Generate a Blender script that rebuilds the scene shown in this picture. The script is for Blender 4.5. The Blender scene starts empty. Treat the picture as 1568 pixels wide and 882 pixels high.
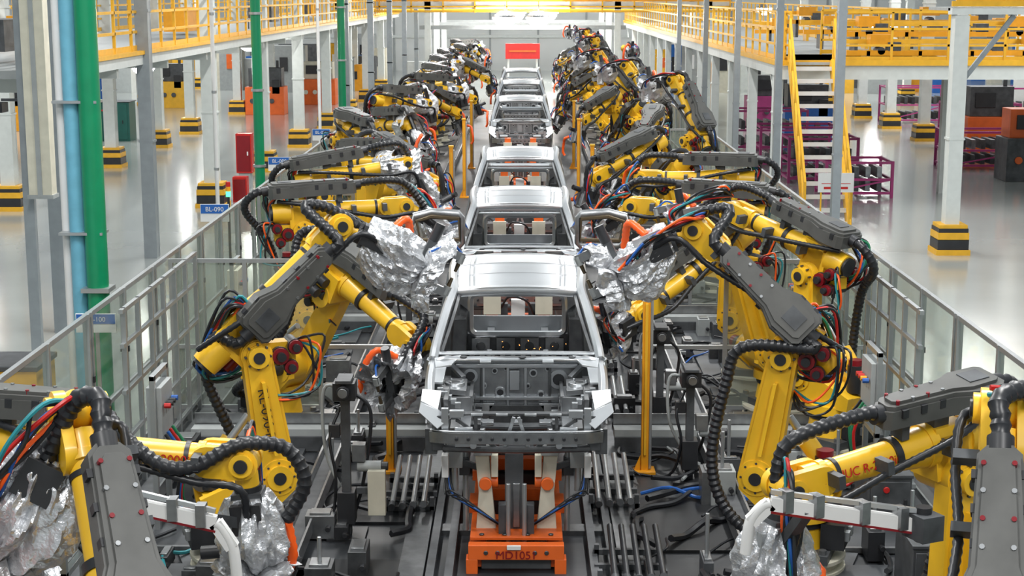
import bpy, math, random
from mathutils import Vector as V, Matrix, noise
R=math.radians
random.seed(7)
scn=bpy.context.scene
# ---------------------------------------------------------------- materials
M={}
def mat(name,col,rough=.45,metal=0.,var=.08,scale=6.,bump=0.,emit=0.,coat=0.,bscale=None):
    m=bpy.data.materials.new(name); m.use_nodes=True
    nt=m.node_tree; p=nt.nodes['Principled BSDF']
    p.inputs['Roughness'].default_value=rough; p.inputs['Metallic'].default_value=metal
    if coat: p.inputs['Coat Weight'].default_value=coat; p.inputs['Coat Roughness'].default_value=.15
    tc=nt.nodes.new('ShaderNodeTexCoord'); n=nt.nodes.new('ShaderNodeTexNoise')
    n.inputs['Scale'].default_value=scale; n.inputs['Detail'].default_value=4
    nt.links.new(tc.outputs['Object'],n.inputs['Vector'])
    r=nt.nodes.new('ShaderNodeValToRGB')
    r.color_ramp.elements[0].position=.3; r.color_ramp.elements[1].position=.7
    a=[max(0,c*(1-var)) for c in col]; b=[min(1,c*(1+var)) for c in col]
    r.color_ramp.elements[0].color=(*a,1); r.color_ramp.elements[1].color=(*b,1)
    nt.links.new(n.outputs['Fac'],r.inputs['Fac']); nt.links.new(r.outputs['Color'],p.inputs['Base Color'])
    if bump:
        n2=nt.nodes.new('ShaderNodeTexNoise'); n2.inputs['Scale'].default_value=bscale or scale*3; n2.inputs['Detail'].default_value=3
        nt.links.new(tc.outputs['Object'],n2.inputs['Vector'])
        bp=nt.nodes.new('ShaderNodeBump'); bp.inputs['Strength'].default_value=bump; bp.inputs['Distance'].default_value=.03
        nt.links.new(n2.outputs['Fac'],bp.inputs['Height']); nt.links.new(bp.outputs['Normal'],p.inputs['Normal'])
    if emit:
        p.inputs['Emission Color'].default_value=(*col,1); p.inputs['Emission Strength'].default_value=emit
    M[name]=m; return m
mat('robot_yellow',(.82,.475,.020),.38,0,.12,3,coat=.2)
mat('rail_yellow',(.78,.42,.025),.45)
mat('orange',(.75,.13,.018),.4)
mat('orange_hose',(.90,.11,.01),.35)
mat('orange_pole',(.78,.33,.012),.4)
mat('black_plastic',(.020,.021,.024),.42,0,.2)
mat('cover_grey',(.085,.085,.080),.40,0,.15)
mat('black_hose',(.015,.016,.019),.36,0,.2)
mat('red_motor',(.20,.006,.012),.28)
mat('red',(.50,.014,.012),.4)
mat('blue',(.02,.12,.42),.4)
mat('cable_blue',(.015,.10,.38),.4)
mat('cable_green',(.02,.20,.09),.4)
mat('cable_teal',(.02,.22,.25),.4)
mat('cream',(.62,.59,.48),.5)
mat('column_white',(.62,.65,.63),.5,0,.05)
mat('column_grey',(.30,.33,.35),.4,.3)
mat('green_pipe',(.0,.24,.10),.3,0,.06,coat=.4)
mat('blue_pipe',(.15,.42,.56),.35)
mat('aluminium',(.46,.48,.49),.36,.75,.05)
mat('steel_body',(.55,.57,.59),.33,.95,.08,2)
mat('steel_bright',(.72,.74,.76),.28,.9,.05,4)
mat('steel_dark',(.12,.125,.13),.38,.8,.25,9)
mat('steel_mid',(.31,.32,.33),.35,.9,.18,9)
mat('machine_grey',(.075,.08,.086),.5,.3,.3)
mat('light_grey',(.32,.34,.34),.5)
mat('cloth_silver',(.60,.61,.63),.30,.62,.12,7,bump=.7,bscale=18)
mat('magenta',(.36,.04,.17),.45)
mat('dark_green',(.01,.11,.09),.45)
mat('white',(.72,.72,.71),.45,0,.03)
mat('bronze',(.14,.11,.07),.4,.7)
mat('lamp_glow',(1,.98,.94),.5,emit=60)
mat('spark',(1,.35,.08),.5,emit=6)
mat('green_led',(.05,1,.2),.5,emit=4)
mat('floor_outer',(.36,.385,.37),.17,0,.10,.35,coat=.5)
mat('floor_cell',(.028,.031,.035),.45,.05,.6,1.3,bump=.08)
mat('floor_plate',(.058,.063,.069),.45,.2,.5,2)
mat('floor_black',(.010,.011,.013),.5,.1,.4,3)
mat('wall_paint',(.64,.66,.65),.6,0,.06,.4)
g=bpy.data.materials.new('acrylic'); g.use_nodes=True; nt=g.node_tree; nt.nodes.clear()
o=nt.nodes.new('ShaderNodeOutputMaterial'); mx=nt.nodes.new('ShaderNodeMixShader'); t=nt.nodes.new('ShaderNodeBsdfTransparent'); gl=nt.nodes.new('ShaderNodeBsdfPrincipled')
t.inputs[0].default_value=(.86,.89,.86,1); gl.inputs['Base Color'].default_value=(.42,.45,.41,1); gl.inputs['Roughness'].default_value=.06
n=nt.nodes.new('ShaderNodeTexNoise'); n.inputs['Scale'].default_value=.8
mr=nt.nodes.new('ShaderNodeMapRange'); mr.inputs[3].default_value=.06; mr.inputs[4].default_value=.30
nt.links.new(n.outputs['Fac'],mr.inputs[0]); nt.links.new(mr.outputs[0],mx.inputs[0])
nt.links.new(t.outputs[0],mx.inputs[1]); nt.links.new(gl.outputs[0],mx.inputs[2]); nt.links.new(mx.outputs[0],o.inputs[0]); M['acrylic']=g
# ---------------------------------------------------------------- builder
Z=V((0,0,1))
def smooth(pts,k=6):
    pts=[V(p) for p in pts]; out=[]
    P=[pts[0]*2-pts[1]]+pts+[pts[-1]*2-pts[-2]]
    for i in range(1,len(P)-2):
        for j in range(k):
            t=j/k; a,b,c,d=P[i-1],P[i],P[i+1],P[i+2]
            out.append(.5*((2*b)+(c-a)*t+(2*a-5*b+4*c-d)*t*t+(3*b-a-3*c+d)*t**3))
    out.append(pts[-1]); return out
class B:
    def __init__(s): s.v=[];s.f=[];s.m=[];s.names=[]
    def mi(s,m):
        if m not in s.names: s.names.append(m)
        return s.names.index(m)
    def add(s,vs,fs,m):
        o=len(s.v); i=s.mi(m); s.v+= [tuple(v) for v in vs]
        for f in fs: s.f.append([o+k for k in f]); s.m.append(i)
    def box(s,c,d,m,R3=None):
        c=V(c); h=[x/2 for x in d]; vs=[]
        for i in (-1,1):
            for j in (-1,1):
                for k in (-1,1):
                    q=V((i*h[0],j*h[1],k*h[2]))
                    if R3: q=R3@q
                    vs.append(c+q)
        s.add(vs,[(0,1,3,2),(4,6,7,5),(0,4,5,1),(2,3,7,6),(0,2,6,4),(1,5,7,3)],m)
    def beam(s,p0,p1,w,h,m,up=Z):
        p0=V(p0);p1=V(p1);a=(p1-p0);L=a.length
        if L<1e-6:return
        a/=L
        if abs(a.dot(up))>.98: up=V((0,1,0))
        x=a.cross(up).normalized(); u=x.cross(a)
        s.box((p0+p1)/2,(L,w,h),m,Matrix((a,x,u)).transposed())
    def cyl(s,p0,p1,r0,m,r1=None,n=16):
        r1=r0 if r1 is None else r1
        p0=V(p0);p1=V(p1);a=(p1-p0).normalized(); u=a.orthogonal().normalized(); w=a.cross(u); vs=[]
        for p,r in((p0,r0),(p1,r1)):
            for i in range(n):
                t=2*math.pi*i/n; vs.append(p+(u*math.cos(t)+w*math.sin(t))*r)
        fs=[(i,(i+1)%n,n+(i+1)%n,n+i) for i in range(n)]+[tuple(range(n-1,-1,-1)),tuple(range(n,2*n))]
        s.add(vs,fs,m)
    def sweep(s,pts,r,m,n=8,rib=False,k=6,sm=True,step=.022,closed=False):
        pts=smooth(pts,k) if sm else [V(p) for p in pts]
        if rib:
            L=[0]
            for i in range(1,len(pts)): L.append(L[-1]+(pts[i]-pts[i-1]).length)
            N=max(4,int(L[-1]/step)); q=[];j=0
            for i in range(N+1):
                t=L[-1]*i/N
                while j<len(L)-2 and L[j+1]<t:j+=1
                q.append(pts[j].lerp(pts[j+1],(t-L[j])/max(1e-6,L[j+1]-L[j])))
            pts=q
        N=len(pts); vs=[]; u=None
        for i,p in enumerate(pts):
            if closed: a=pts[(i+1)%N]-pts[i-1]
            else: a=pts[min(i+1,N-1)]-pts[max(i-1,0)]
            a=a.normalized()
            if u is None: u=a.orthogonal().normalized() if abs(a.z)>.9 else a.cross(Z).normalized()
            u=(u-a*u.dot(a)).normalized(); w=a.cross(u)
            if isinstance(r,tuple): ra,rb=r
            else: ra=rb=r*(1 if not rib else (1.08 if i%2 else .88))
            for k2 in range(n):
                t=2*math.pi*(k2+.5)/n; sc=1.25 if n==4 else 1
                vs.append(p+u*math.cos(t)*ra*sc+w*math.sin(t)*rb*sc)
        fs=[]
        for i in range(N if closed else N-1):
            for k2 in range(n):
                j=(i+1)%N
                fs.append((i*n+k2,i*n+(k2+1)%n,j*n+(k2+1)%n,j*n+k2))
        if not closed: fs+=[tuple(range(n-1,-1,-1)),tuple(range((N-1)*n,N*n))]
        s.add(vs,fs,m)
    def prism(s,poly,ex,m):
        ex=V(ex);n=len(poly);p=[V(q) for q in poly]
        s.add(p+[q+ex for q in p],[tuple(range(n-1,-1,-1)),tuple(range(n,2*n))]+[(i,(i+1)%n,n+(i+1)%n,n+i) for i in range(n)],m)
    def link(s,p0,p1,ax,r0,r1,th,m,n=9):
        p0=V(p0);p1=V(p1);ax=V(ax).normalized();a=(p1-p0).normalized();w=ax.cross(a).normalized();poly=[]
        for i in range(n):
            t=math.pi*(i/(n-1))+math.pi/2; poly.append(p0+(a*math.cos(t)+w*math.sin(t))*r0)
        for i in range(n):
            t=math.pi*(i/(n-1))-math.pi/2; poly.append(p1+(a*math.cos(t)+w*math.sin(t))*r1)
        s.prism([q-ax*th/2 for q in poly],ax*th,m)
    def ball(s,c,r,m,sc=(1,1,1),n=14,k=9):
        vs=[];c=V(c)
        for i in range(k+1):
            ph=math.pi*i/k
            for j in range(n):
                t=2*math.pi*j/n; vs.append(c+V((r*sc[0]*math.sin(ph)*math.cos(t),r*sc[1]*math.sin(ph)*math.sin(t),r*sc[2]*math.cos(ph))))
        s.add(vs,[(i*n+j,(i+1)*n+j,(i+1)*n+(j+1)%n,i*n+(j+1)%n) for i in range(k) for j in range(n)],m)
    def cloth(s,p0,p1,r0,r1,m,seed=0,n=64,k=44,flare=.3,droop=.10):
        p0=V(p0);p1=V(p1);ax=(p1-p0).normalized(); off=V((seed*7.3,seed*3.1,seed*1.7))
        u=ax.cross(Z); u=u.normalized() if u.length>.2 else V((0,1,0)); w=u.cross(ax); L=(p1-p0).length; vs=[]
        for i in range(k+1):
            f=i/k; c=p0.lerp(p1,f)
            env=(.45+.55*math.sin(math.pi*min(1,f*1.25+.08))**.6) if f<.75 else .95
            rr=(r0+(r1-r0)*f)*env*(1+flare*max(0,f-.7)/.3*.4)
            c=c-Z*droop*math.sin(math.pi*f)
            for j in range(n):
                t=2*math.pi*j/n; d=u*math.cos(t)+w*math.sin(t)
                a=V((math.cos(t)*1.3,math.sin(t)*1.3,f*L*1.6))+off
                b2=V((math.cos(t)*2.8,math.sin(t)*2.8,f*L*3.4+math.cos(t)))+off
                c3=V((math.cos(t)*5.5,math.sin(t)*5.5,f*L*9+t))+off
                q=1+.42*noise.noise(a)+.50*(.25-abs(noise.noise(b2)))+.34*(.2-abs(noise.noise(c3)))
                h=d*rr*q
                if h.z<0: h.z*=1.25
                vs.append(c+h+ax*.10*noise.noise(a*1.7+off)*(1 if f>.5 else f))
        fs=[(i*n+j,(i+1)*n+j,(i+1)*n+(j+1)%n,i*n+(j+1)%n) for i in range(k) for j in range(n)]
        fs.append(tuple(range(n-1,-1,-1)))
        s.add(vs,fs,m)
    def obj(s,name,bevel=0,loc=(0,0,0),rz=0,ang=38):
        me=bpy.data.meshes.new(name); me.from_pydata(s.v,[],s.f)
        for x in s.names: me.materials.append(M[x])
        me.polygons.foreach_set('material_index',s.m)
        me.polygons.foreach_set('use_smooth',[True]*len(s.f))
        me.validate(); me.update()
        try: me.set_sharp_from_angle(angle=R(ang))
        except Exception: pass
        return place(me,name,loc,rz,bevel)
def place(me,name,loc=(0,0,0),rz=0,bevel=0):
    ob=bpy.data.objects.new(name,me); scn.collection.objects.link(ob); ob.location=loc; ob.rotation_euler=(0,0,rz)
    if bevel:
        mo=ob.modifiers.new('bevel','BEVEL'); mo.width=bevel; mo.segments=2; mo.limit_method='ANGLE'; mo.angle_limit=R(50); mo.harden_normals=False
    return ob
def text(body,size,loc,rot,m,parent=None,name='label'):
    cu=bpy.data.curves.new(name,'FONT'); cu.body=body; cu.size=size; cu.extrude=.001; cu.align_x='CENTER'; cu.align_y='CENTER'
    cu.materials.append(M[m]); ob=bpy.data.objects.new(name,cu); scn.collection.objects.link(ob); ob.location=loc; ob.rotation_euler=rot
    if parent: ob.parent=parent
    return ob
# ---------------------------------------------------------------- robot
def robot_mesh(z0,a2,a3,tool=(.9,0,-.25),tl=.55,cov=.35,side=1,cloth=(.2,.24),seed=1,lite=False,hosecol='orange_hose',yaw=0.,cn=1.,cl=0.,cs=1.15,co=.29,mot=-1,hfront=False,arm=None,hreach=.0,sleeve=False):
    b=B(); rnd=random.Random(seed)
    Y='robot_yellow'; X=V((1,0,0)); L=V((0,1,0)); s=side
    rot=Matrix.Rotation(-yaw,3,'Z')
    t=rot@V(tool); t.normalize()
    a2=R(a2);a3=R(a3)
    e=V((math.cos(a3),0,math.sin(a3))); n=V((-math.sin(a3),0,math.cos(a3)))
    J2=V((.312,0,z0+.67)); ua=V((math.sin(a2),0,math.cos(a2))); up=V((-math.cos(a2),0,math.sin(a2))); J3=J2+ua*1.075
    Jo=J3+n*.225; J5=Jo+e*1.28
    b.box((0,0,.02),(.95,.95,.04),'machine_grey')
    if z0>.12:
        b.cyl((0,0,.04),(0,0,z0-.03),.37,'cream',n=28); b.cyl((0,0,z0-.03),(0,0,z0),.43,'cream',n=28); b.cyl((0,0,.04),(0,0,.08),.43,'cream',n=28)
    b.box((0,0,z0+.04),(.66,.66,.08),'machine_grey')
    for i in(-1,1):
        for j in(-1,1): b.cyl((i*.28,j*.28,z0+.08),(i*.28,j*.28,z0+.12),.035,'steel_mid',n=8)
    b.cyl((0,0,z0+.08),(0,0,z0+.26),.28,Y,.25,n=28); b.cyl((0,0,z0+.26),(0,0,z0+.32),.27,'black_plastic',n=28)
    b.box((-.34,0,z0+.2),(.2,.34,.22),'black_plastic'); b.box((-.45,.08,z0+.2),(.05,.08,.08),'aluminium'); b.box((-.45,-.08,z0+.2),(.05,.08,.08),'aluminium')
    b.cyl((0,0,z0+.32),(0,0,z0+.42),.31,Y,n=28)
    poly=[(-.34,.40),(.28,.40),(.46,.56),(.45,.74),(.36,.80),(.1,.70),(-.2,.60),(-.36,.54)]
    for q in(-1,1): b.prism([V((p[0],q*.19-.04,z0+p[1])) for p in poly],(0,.08,0),Y)
    b.prism([V((p[0]*.85,-.17,z0+.4+(p[1]-.4)*.8)) for p in poly],(0,.34,0),Y)
    b.cyl((-.22,-s*.05,z0+.55),(-.22,-s*.05,z0+.84),.085,'black_plastic'); b.cyl((-.22,-s*.05,z0+.84),(-.22,-s*.05,z0+.9),.075,'red_motor')
    b.cyl(J2-L*.24,J2+L*.24,.16,Y,n=24)
    b.cyl(J2-L*s*.24,J2-L*s*.42,.085,'black_plastic'); b.cyl(J2-L*s*.42,J2-L*s*.5,.08,'red_motor')
    # upper arm
    o=L*s*.12
    b.link(J2+o,J3+o,L,.165,.125,.15,Y); b.link(J2+o*1.7,J3+o*1.7,L,.135,.095,.05,Y)
    b.beam(J2.lerp(J3,.2)+o*1.95,J2.lerp(J3,.8)+o*1.95,.03,.13,Y,L)
    b.cyl(J2+L*s*.22,J2+L*s*.27,.11,Y,n=20); b.cyl(J2+L*s*.27,J2+L*s*.28,.055,'black_plastic'); b.cyl(J3+L*s*.22,J3+L*s*.29,.09,Y,n=20); b.cyl(J3+L*s*.29,J3+L*s*.30,.05,'black_plastic')
    for q in range(8):
        tt=q*math.pi/4
        for JJ,rr in((J2,.13),(J3,.105)):
            c=JJ+o*1.75+V((math.cos(tt),0,math.sin(tt)))*rr
            b.cyl(c,c+L*s*.035,.011,'steel_dark',n=6)
    bb=V((-.3,-s*.12,z0+.62)); be=J2+ua*.5-up*-.12-L*s*.12
    b.cyl(bb,bb.lerp(be,.62),.08,Y); b.cyl(bb.lerp(be,.62),be,.035,'aluminium'); b.cyl(bb-L*.09,bb+L*.09,.09,'machine_grey')
    # elbow
    b.cyl(J3-L*.18,J3+L*.18,.135,Y,n=24)
    Rm=Matrix((e,L,n)).transposed()
    b.box(Jo-n*.08-L*s*.03,(.32,.28,.30),Y,Rm); b.box(Jo+e*.02,(.26,.22,.27),Y,Rm)
    b.cyl(Jo-e*.14,Jo-e*.36,.135,Y,.12,n=22); b.cyl(Jo-e*.36,Jo-e*.39,.10,'black_plastic')
    for q,(dn,dl) in enumerate(((-.03,-.22),(-.2,-.16),(-.14,-.30))):
        c=Jo+n*dn+L*s*dl
        b.cyl(c+e*.06,c-e*.17,.056,'black_plastic',n=14); b.cyl(c-e*.17,c-e*.25,.060,'red_motor',n=14); b.cyl(c-e*.25,c-e*.28,.04,'red_motor',n=14)
    for dx,dz,r_ in((.20,-.02,.066),(.33,.05,.056),(.29,-.12,.054)):
        c=J3+X*mot*dx+Z*dz
        b.cyl(c-L*s*.1,c+L*s*.12,r_,'black_plastic',n=16); b.cyl(c+L*s*.12,c+L*s*.20,r_*1.08,'red_motor',n=16); b.cyl(c+L*s*.20,c+L*s*.24,r_*.6,'black_plastic',n=16); b.cyl(c+L*s*.15,c+L*s*.165,r_*1.2,'black_plastic',n=16)
        b.cyl(c+L*s*.06,c+L*s*.06-Z*(r_+.04),.02,'black_plastic',n=8)
    b.box(J3+X*mot*.2-Z*.02,(.3,.16,.2),Y)
    # forearm
    b.cyl(Jo+e*.13,Jo+e*.20,.15,Y,n=24); b.cyl(Jo+e*.20,Jo+e*.42,.14,Y,.115,n=24)
    b.cyl(Jo+e*.42,Jo+e*.47,.125,'black_plastic',n=24); b.cyl(Jo+e*.47,Jo+e*1.02,.105,Y,.09,n=24); b.cyl(Jo+e*.98,Jo+e*1.03,.108,Y,n=24)
    b.cyl(Jo+e*.90,Jo+e*.93,.10,'black_plastic',n=24)
    for q in(-1,1): b.link(Jo+e*1.05+L*q*.085,J5+L*q*.085,L,.105,.105,.06,Y)
    b.cyl(Jo+e*1.0,Jo+e*1.14,.1,Y)
    b.cyl(J5-L*.15,J5+L*.15,.078,Y,n=20); b.cyl(J5-L*.165,J5+L*.165,.045,'black_plastic')
    b.ball(J5,.105,Y)
    b.cyl(J5,J5+t*.17,.078,Y,n=20); b.cyl(J5+t*.17,J5+t*.215,.09,'black_plastic',n=20)
    if sleeve: b.cloth(Jo+e*.88,J5+e*.20-Z*.05,.18,.20,'cloth_silver',seed+50,*((20,10) if lite else (56,30)),droop=.04)
    # dress cover
    cm=(n*cn+L*s*cl).normalized(); cb_=cm.cross(e)
    C=Jo+e*(cov*1.28)+cm*co; Rc=Matrix((e,cb_,cm)).transposed()
    def fr(a,l,h): return C+e*a*cs+cb_*l*cs+cm*h
    out=[(-.46,-.13),(-.42,-.17),(-.20,-.18),(-.05,-.115),(.44,-.09),(.48,-.05),(.48,.05),(.44,.09),(-.05,.115),(-.20,.18),(-.42,.17),(-.46,.13)]
    b.prism([fr(a,l,-.09) for a,l in out],cm*.13,'cover_grey')
    b.prism([fr(a*.96-.005,l*.9,.04) for a,l in out],cm*.03,'cover_grey')
    b.prism([fr(a*.88-.01,l*.68,.07) for a,l in out],cm*.022,'cover_grey')
    for a in(-.36,-.22,.05,.2,.35):
        for q in(-1,1): b.box(fr(a,q*(.165 if a<-.1 else .098),.015),(.045,.03,.06),'black_plastic',Rc)
    for a in(.02,.14,.26,.38):
        for q in(-1,1): b.cyl(fr(a,q*.06,.07),fr(a,q*.06,.10),.013,'red_motor' if a in(.14,.38) else 'steel_mid',n=8)
    b.box(fr(-.28,0,.095),(.16,.14,.008),'machine_grey',Rc)
    b.box(fr(.0,0,-.13),(.12,.1,.14),'machine_grey',Rc); b.box(fr(.3,0,-.14),(.06,.12,.14),'machine_grey',Rc)
    hr=.048; hn=8 if lite else 12; st=.05 if lite else .026
    pf=J5+t*.3+n*.16
    if hreach:
        hp=[fr(.46,0,0),fr(.56,0,-.03),Jo+e*.52+L*s*.16+n*.16,Jo+e*.78+L*s*.22-n*.0,Jo+e*1.0+L*s*.20+n*.0,J5+n*.13+L*s*.1-e*.02,J5+e*hreach+n*.10,J5+e*(.12+hreach)+t*.12,J5+t*.40+e*(.02+hreach*.8)]
    else: hp=[fr(.46,0,0),fr(.60,0,.03),Jo+e*1.18+n*.32+L*s*.04,J5+n*.27+t*.10,pf,J5+t*.48+n*.06]
    b.sweep(hp,hr,'black_hose',hn,True,8,step=st)
    b.cyl(fr(.46,0,0),fr(.53,0,.005),.064,'black_plastic')
    if hfront:
        b.sweep([fr(-.44,.05,0),fr(-.56,.06,.02),J3+X*.30+L*s*.34+Z*.10,J3+X*.44+L*s*.34-Z*.22,J2+X*.36+L*s*.34+Z*.15,J2+X*.20+L*s*.34-Z*.3,V((.1,s*.40,z0+.15)),V((-.2,s*.4,z0+.1))],hr*1.05,'black_hose',hn,True,8,step=st)
    else:
        b.sweep([fr(-.44,0,0),fr(-.60,0,-.03),fr(-.70,-s*.1,-.24),J3-X*.36-L*s*.30-Z*.25,J2-X*.22-L*s*.40-Z*.05,V((-.28,-s*.36,z0+.35)),V((-.38,-s*.1,z0+.22))],hr,'black_hose',hn,True,8,step=st)
    b.cyl(fr(-.44,0,0),fr(-.52,0,-.01),.064,'black_plastic')
    b.sweep([Jo-e*.3+L*s*.1+n*.16,Jo+e*.1+L*s*.24+n*.1,Jo+e*.6+L*s*.2-n*.02,Jo+e*1.0+L*s*.22-n*.1,J5+L*s*.26+t*.12,J5+L*s*.16+t*.4],.026,'black_hose',hn,True,8,step=st)
    for a in(.12,.62,1.0): b.box(Jo+e*a+L*s*.17+n*.02,(.05,.14,.09),'machine_grey',Rm)
    # cables
    cc=['black_hose','cable_blue','red','black_hose','black_hose','cable_teal','black_hose','orange_hose','black_hose','cable_green','black_hose']
    for q in range(4 if lite else 11):
        j=lambda:rnd.uniform(-.08,.08)
        b.sweep([fr(-.3,-s*.1,-.06),fr(-.42+j(),-s*.24+j(),-.14+j()),Jo-e*.36-L*s*(.24+j())+n*j()-Z*.1,Jo-e*.2-L*s*.22-n*(.3+j()),Jo+e*.05-L*s*.2-n*.12],.013,cc[q],6)
        if q<8: b.sweep([J5+n*.18+t*.05,J5+t*.12+n*(.26+j())+L*(.1+j()),J5+t*.36+n*(.28+j())+L*(.16+j()),J5+t*.55+n*(.15+j())+L*(.2+j()),J5+t*(.5+j())-n*(.12+j())+L*(.22+j())],.013,cc[q],6)
        if q<5:
            b.sweep([J3+X*mot*.34+L*s*.1+Z*.1,J3+X*mot*(.5+j())+L*s*(.2+j())+Z*(.05+j()),J3+X*mot*(.45+j())+L*s*.2-Z*(.3+j()),J3+X*mot*(.2+j())+L*s*.2-Z*(.42+j()),J3+X*mot*.05-Z*.3],.011,cc[(q+3)%11],6)
    # tool
    x=t.cross(Z); x=x.normalized() if x.length>.2 else L
    u=x.cross(t); Rt=Matrix((t,x,u)).transposed()
    b.box(J5+t*.27,(.12,.2,.2),'machine_grey',Rt); b.box(J5+t*.42-u*.02,(.26,.14,.3),'aluminium',Rt)
    b.box(J5+t*.36+x*.14,(.3,.08,.12),'black_plastic',Rt); b.box(J5+t*.36-x*.16,(.2,.06,.2),'black_plastic',Rt)
    if cloth:
        c0=J5+t*.24; c1=J5+t*(tl+.42)
        b.cloth(c0,c1,cloth[0],cloth[1],'cloth_silver',seed,*( (24,14) if lite else (96,64)))
    else: c1=J5+t*.45
    g0=c1-t*.16
    for q in(-1,1):
        b.beam(g0+u*q*.17,g0+t*.30+u*q*.17,.06,.075,'steel_mid',u); b.cyl(g0+t*.28+u*q*.17,g0+t*.28+u*q*.03,.024,'bronze',.014,n=10); b.cyl(g0+t*.28+u*q*.19,g0+t*.28+u*q*.11,.034,'light_grey',n=10)
        b.sweep([g0+u*q*.10+x*.06,g0+t*.14+u*q*.24+x*.05,g0+t*.27+u*q*.20],.011,'cable_blue' if q>0 else 'black_hose',6)
    b.beam(g0-u*.2,g0+u*.2,.08,.09,'machine_grey',t); b.cyl(g0+u*.2,g0+u*.36,.045,'black_plastic',n=12)
    b.cyl(g0-x*.05-t*.12,g0-x*.05+t*.02,.055,'light_grey',n=12)
    if hreach:
        ez=J5+t*.40+e*(.02+hreach*.8)
        b.sweep([ez,ez+t*.12+e*.01,ez+t*.26+e*.01,ez+t*.38-e*.05,ez+t*.44-e*.14],.038,hosecol,10,True,step=st)
    else:
        ez=J5+t*.42+u*.12
        b.sweep([ez,ez+t*.10+x*.14*s+u*.14,ez+t*.20+x*.26*s+u*.02,ez+t*.22+x*.30*s-Z*.20,ez+t*.15+x*.26*s-Z*.36],.034,hosecol,10,True,step=st)
    if arm:
        P=[J5+rot@V(p) for p in arm]
        for q in range(len(P)-1): b.beam(P[q],P[q+1],.055,.085,'white')
        b.beam(P[0]+Z*.09,P[1]+Z*.075,.03,.03,'steel_bright'); b.beam(P[0]-Z*.05,P[1]-Z*.05,.06,.015,'red_motor')
        for q in(.15,.4,.7,.9):
            c=P[0].lerp(P[1],q); b.box(c+Z*.03,(.06,.09,.14),'steel_mid')
        b.sweep([P[-2],P[-2].lerp(P[-1],.4)+Z*.03,P[-1],P[-1]+(P[-1]-P[-2])*.2-Z*.18],.036,'white',10)
        b.box(P[0],(.16,.2,.16),'machine_grey'); b.cyl(P[0]-Z*.1,P[0]+Z*.12,.05,'black_plastic'); b.beam(P[0].lerp(P[1],.75),J5+t*.45,.07,.07,'machine_grey')
    return b
def robot(x,y,z0,yaw,a2,a3,**k):
    b=robot_mesh(z0,a2,a3,yaw=R(yaw),**k); return b.obj('industrial_robot',.007 if not k.get('lite') else 0,(x,y,0),R(yaw))
near=[
 dict(x=-2.44,y=13.09,z0=.18,yaw=20,a2=-8,a3=44,tool=(.9,.10,-.42),tl=.54,cov=.44,cloth=(.22,.25),seed=3,side=-1,cn=-.12,cl=1.,mot=1,cs=1.0,co=.23),
 dict(x=2.36,y=13.1,z0=.18,yaw=160,a2=-10,a3=42,tool=(-.9,.10,-.42),tl=.50,cov=.36,cloth=(.20,.25),seed=4,side=1,cn=.35,cl=.9,mot=-1,hfront=True,cs=1.05,co=.24),
 dict(x=-3.6,y=9.95,z0=.05,yaw=0,a2=10,a3=-4,tool=(.08,.05,-1),tl=.36,cov=-.22,cloth=(.20,.27),seed=5,side=-1,hreach=.26,arm=[(-.95,-.6,-.02),(-.08,-.6,-.22),(.02,-.6,-.38)]),
 dict(x=3.13,y=10.41,z0=.0,yaw=205,a2=0,a3=-7,tool=(-.1,-.05,-1),tl=.40,cov=.06,cloth=(.20,.28),seed=6,side=1,cn=.9,cl=.15,co=.33,cs=1.0,arm=[(.79,-.4,-.12),(-.15,-.4,.02),(-.27,-.4,-.1)]),
 dict(x=-1.76,y=6.77,z0=0,yaw=118,a2=0,a3=50,tool=(-.5,-.1,-.85),tl=.5,cov=.3,seed=7,side=-1,cn=.9,cl=.1,mot=1,cloth=(.22,.26)),
 dict(x=2.16,y=6.72,z0=0,yaw=76,a2=0,a3=50,tool=(.8,.3,-.3),tl=.5,cov=.3,seed=8,side=1,cn=.9,cl=.1,mot=1),
 dict(x=3.3,y=16.3,z0=.25,yaw=130,a2=0,a3=15,tool=(-.9,.1,-.2),tl=.3,cov=.15,seed=9,side=1,cloth=(.16,.19)),
 dict(x=-2.75,y=17.3,z0=.2,yaw=-40,a2=35,a3=-28,tool=(-.30,-.75,-.30),tl=.36,cov=.15,seed=15,side=1,cloth=(.22,.26)),
 dict(x=-3.0,y=19.2,z0=.3,yaw=15,a2=0,a3=2,tool=(.7,.1,-.5),tl=.3,cov=.1,seed=11,side=-1,cloth=(.18,.21)),
 dict(x=2.9,y=19.2,z0=.3,yaw=165,a2=0,a3=2,tool=(-.7,.1,-.5),tl=.25,cov=.1,seed=12,side=1,cloth=(.17,.20),mot=-1),
 dict(x=-3.2,y=22.8,z0=.3,yaw=12,a2=0,a3=9,tool=(.4,.1,-.8),tl=.5,cov=.1,seed=13,side=-1,cloth=(.20,.25),sleeve=True),
 dict(x=3.3,y=22.8,z0=.3,yaw=170,a2=0,a3=0,tool=(-.4,.1,-.8),tl=.4,cov=.1,seed=14,side=1,cloth=(.19,.23)),
 dict(x=3.0,y=18.0,z0=.2,yaw=205,a2=20,a3=-30,tool=(-.5,-.5,-.2),tl=.25,cov=.2,seed=16,side=1,cloth=(.17,.20)),
]
robs=[]
for d in near:
    robs.append(robot(**d))
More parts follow.
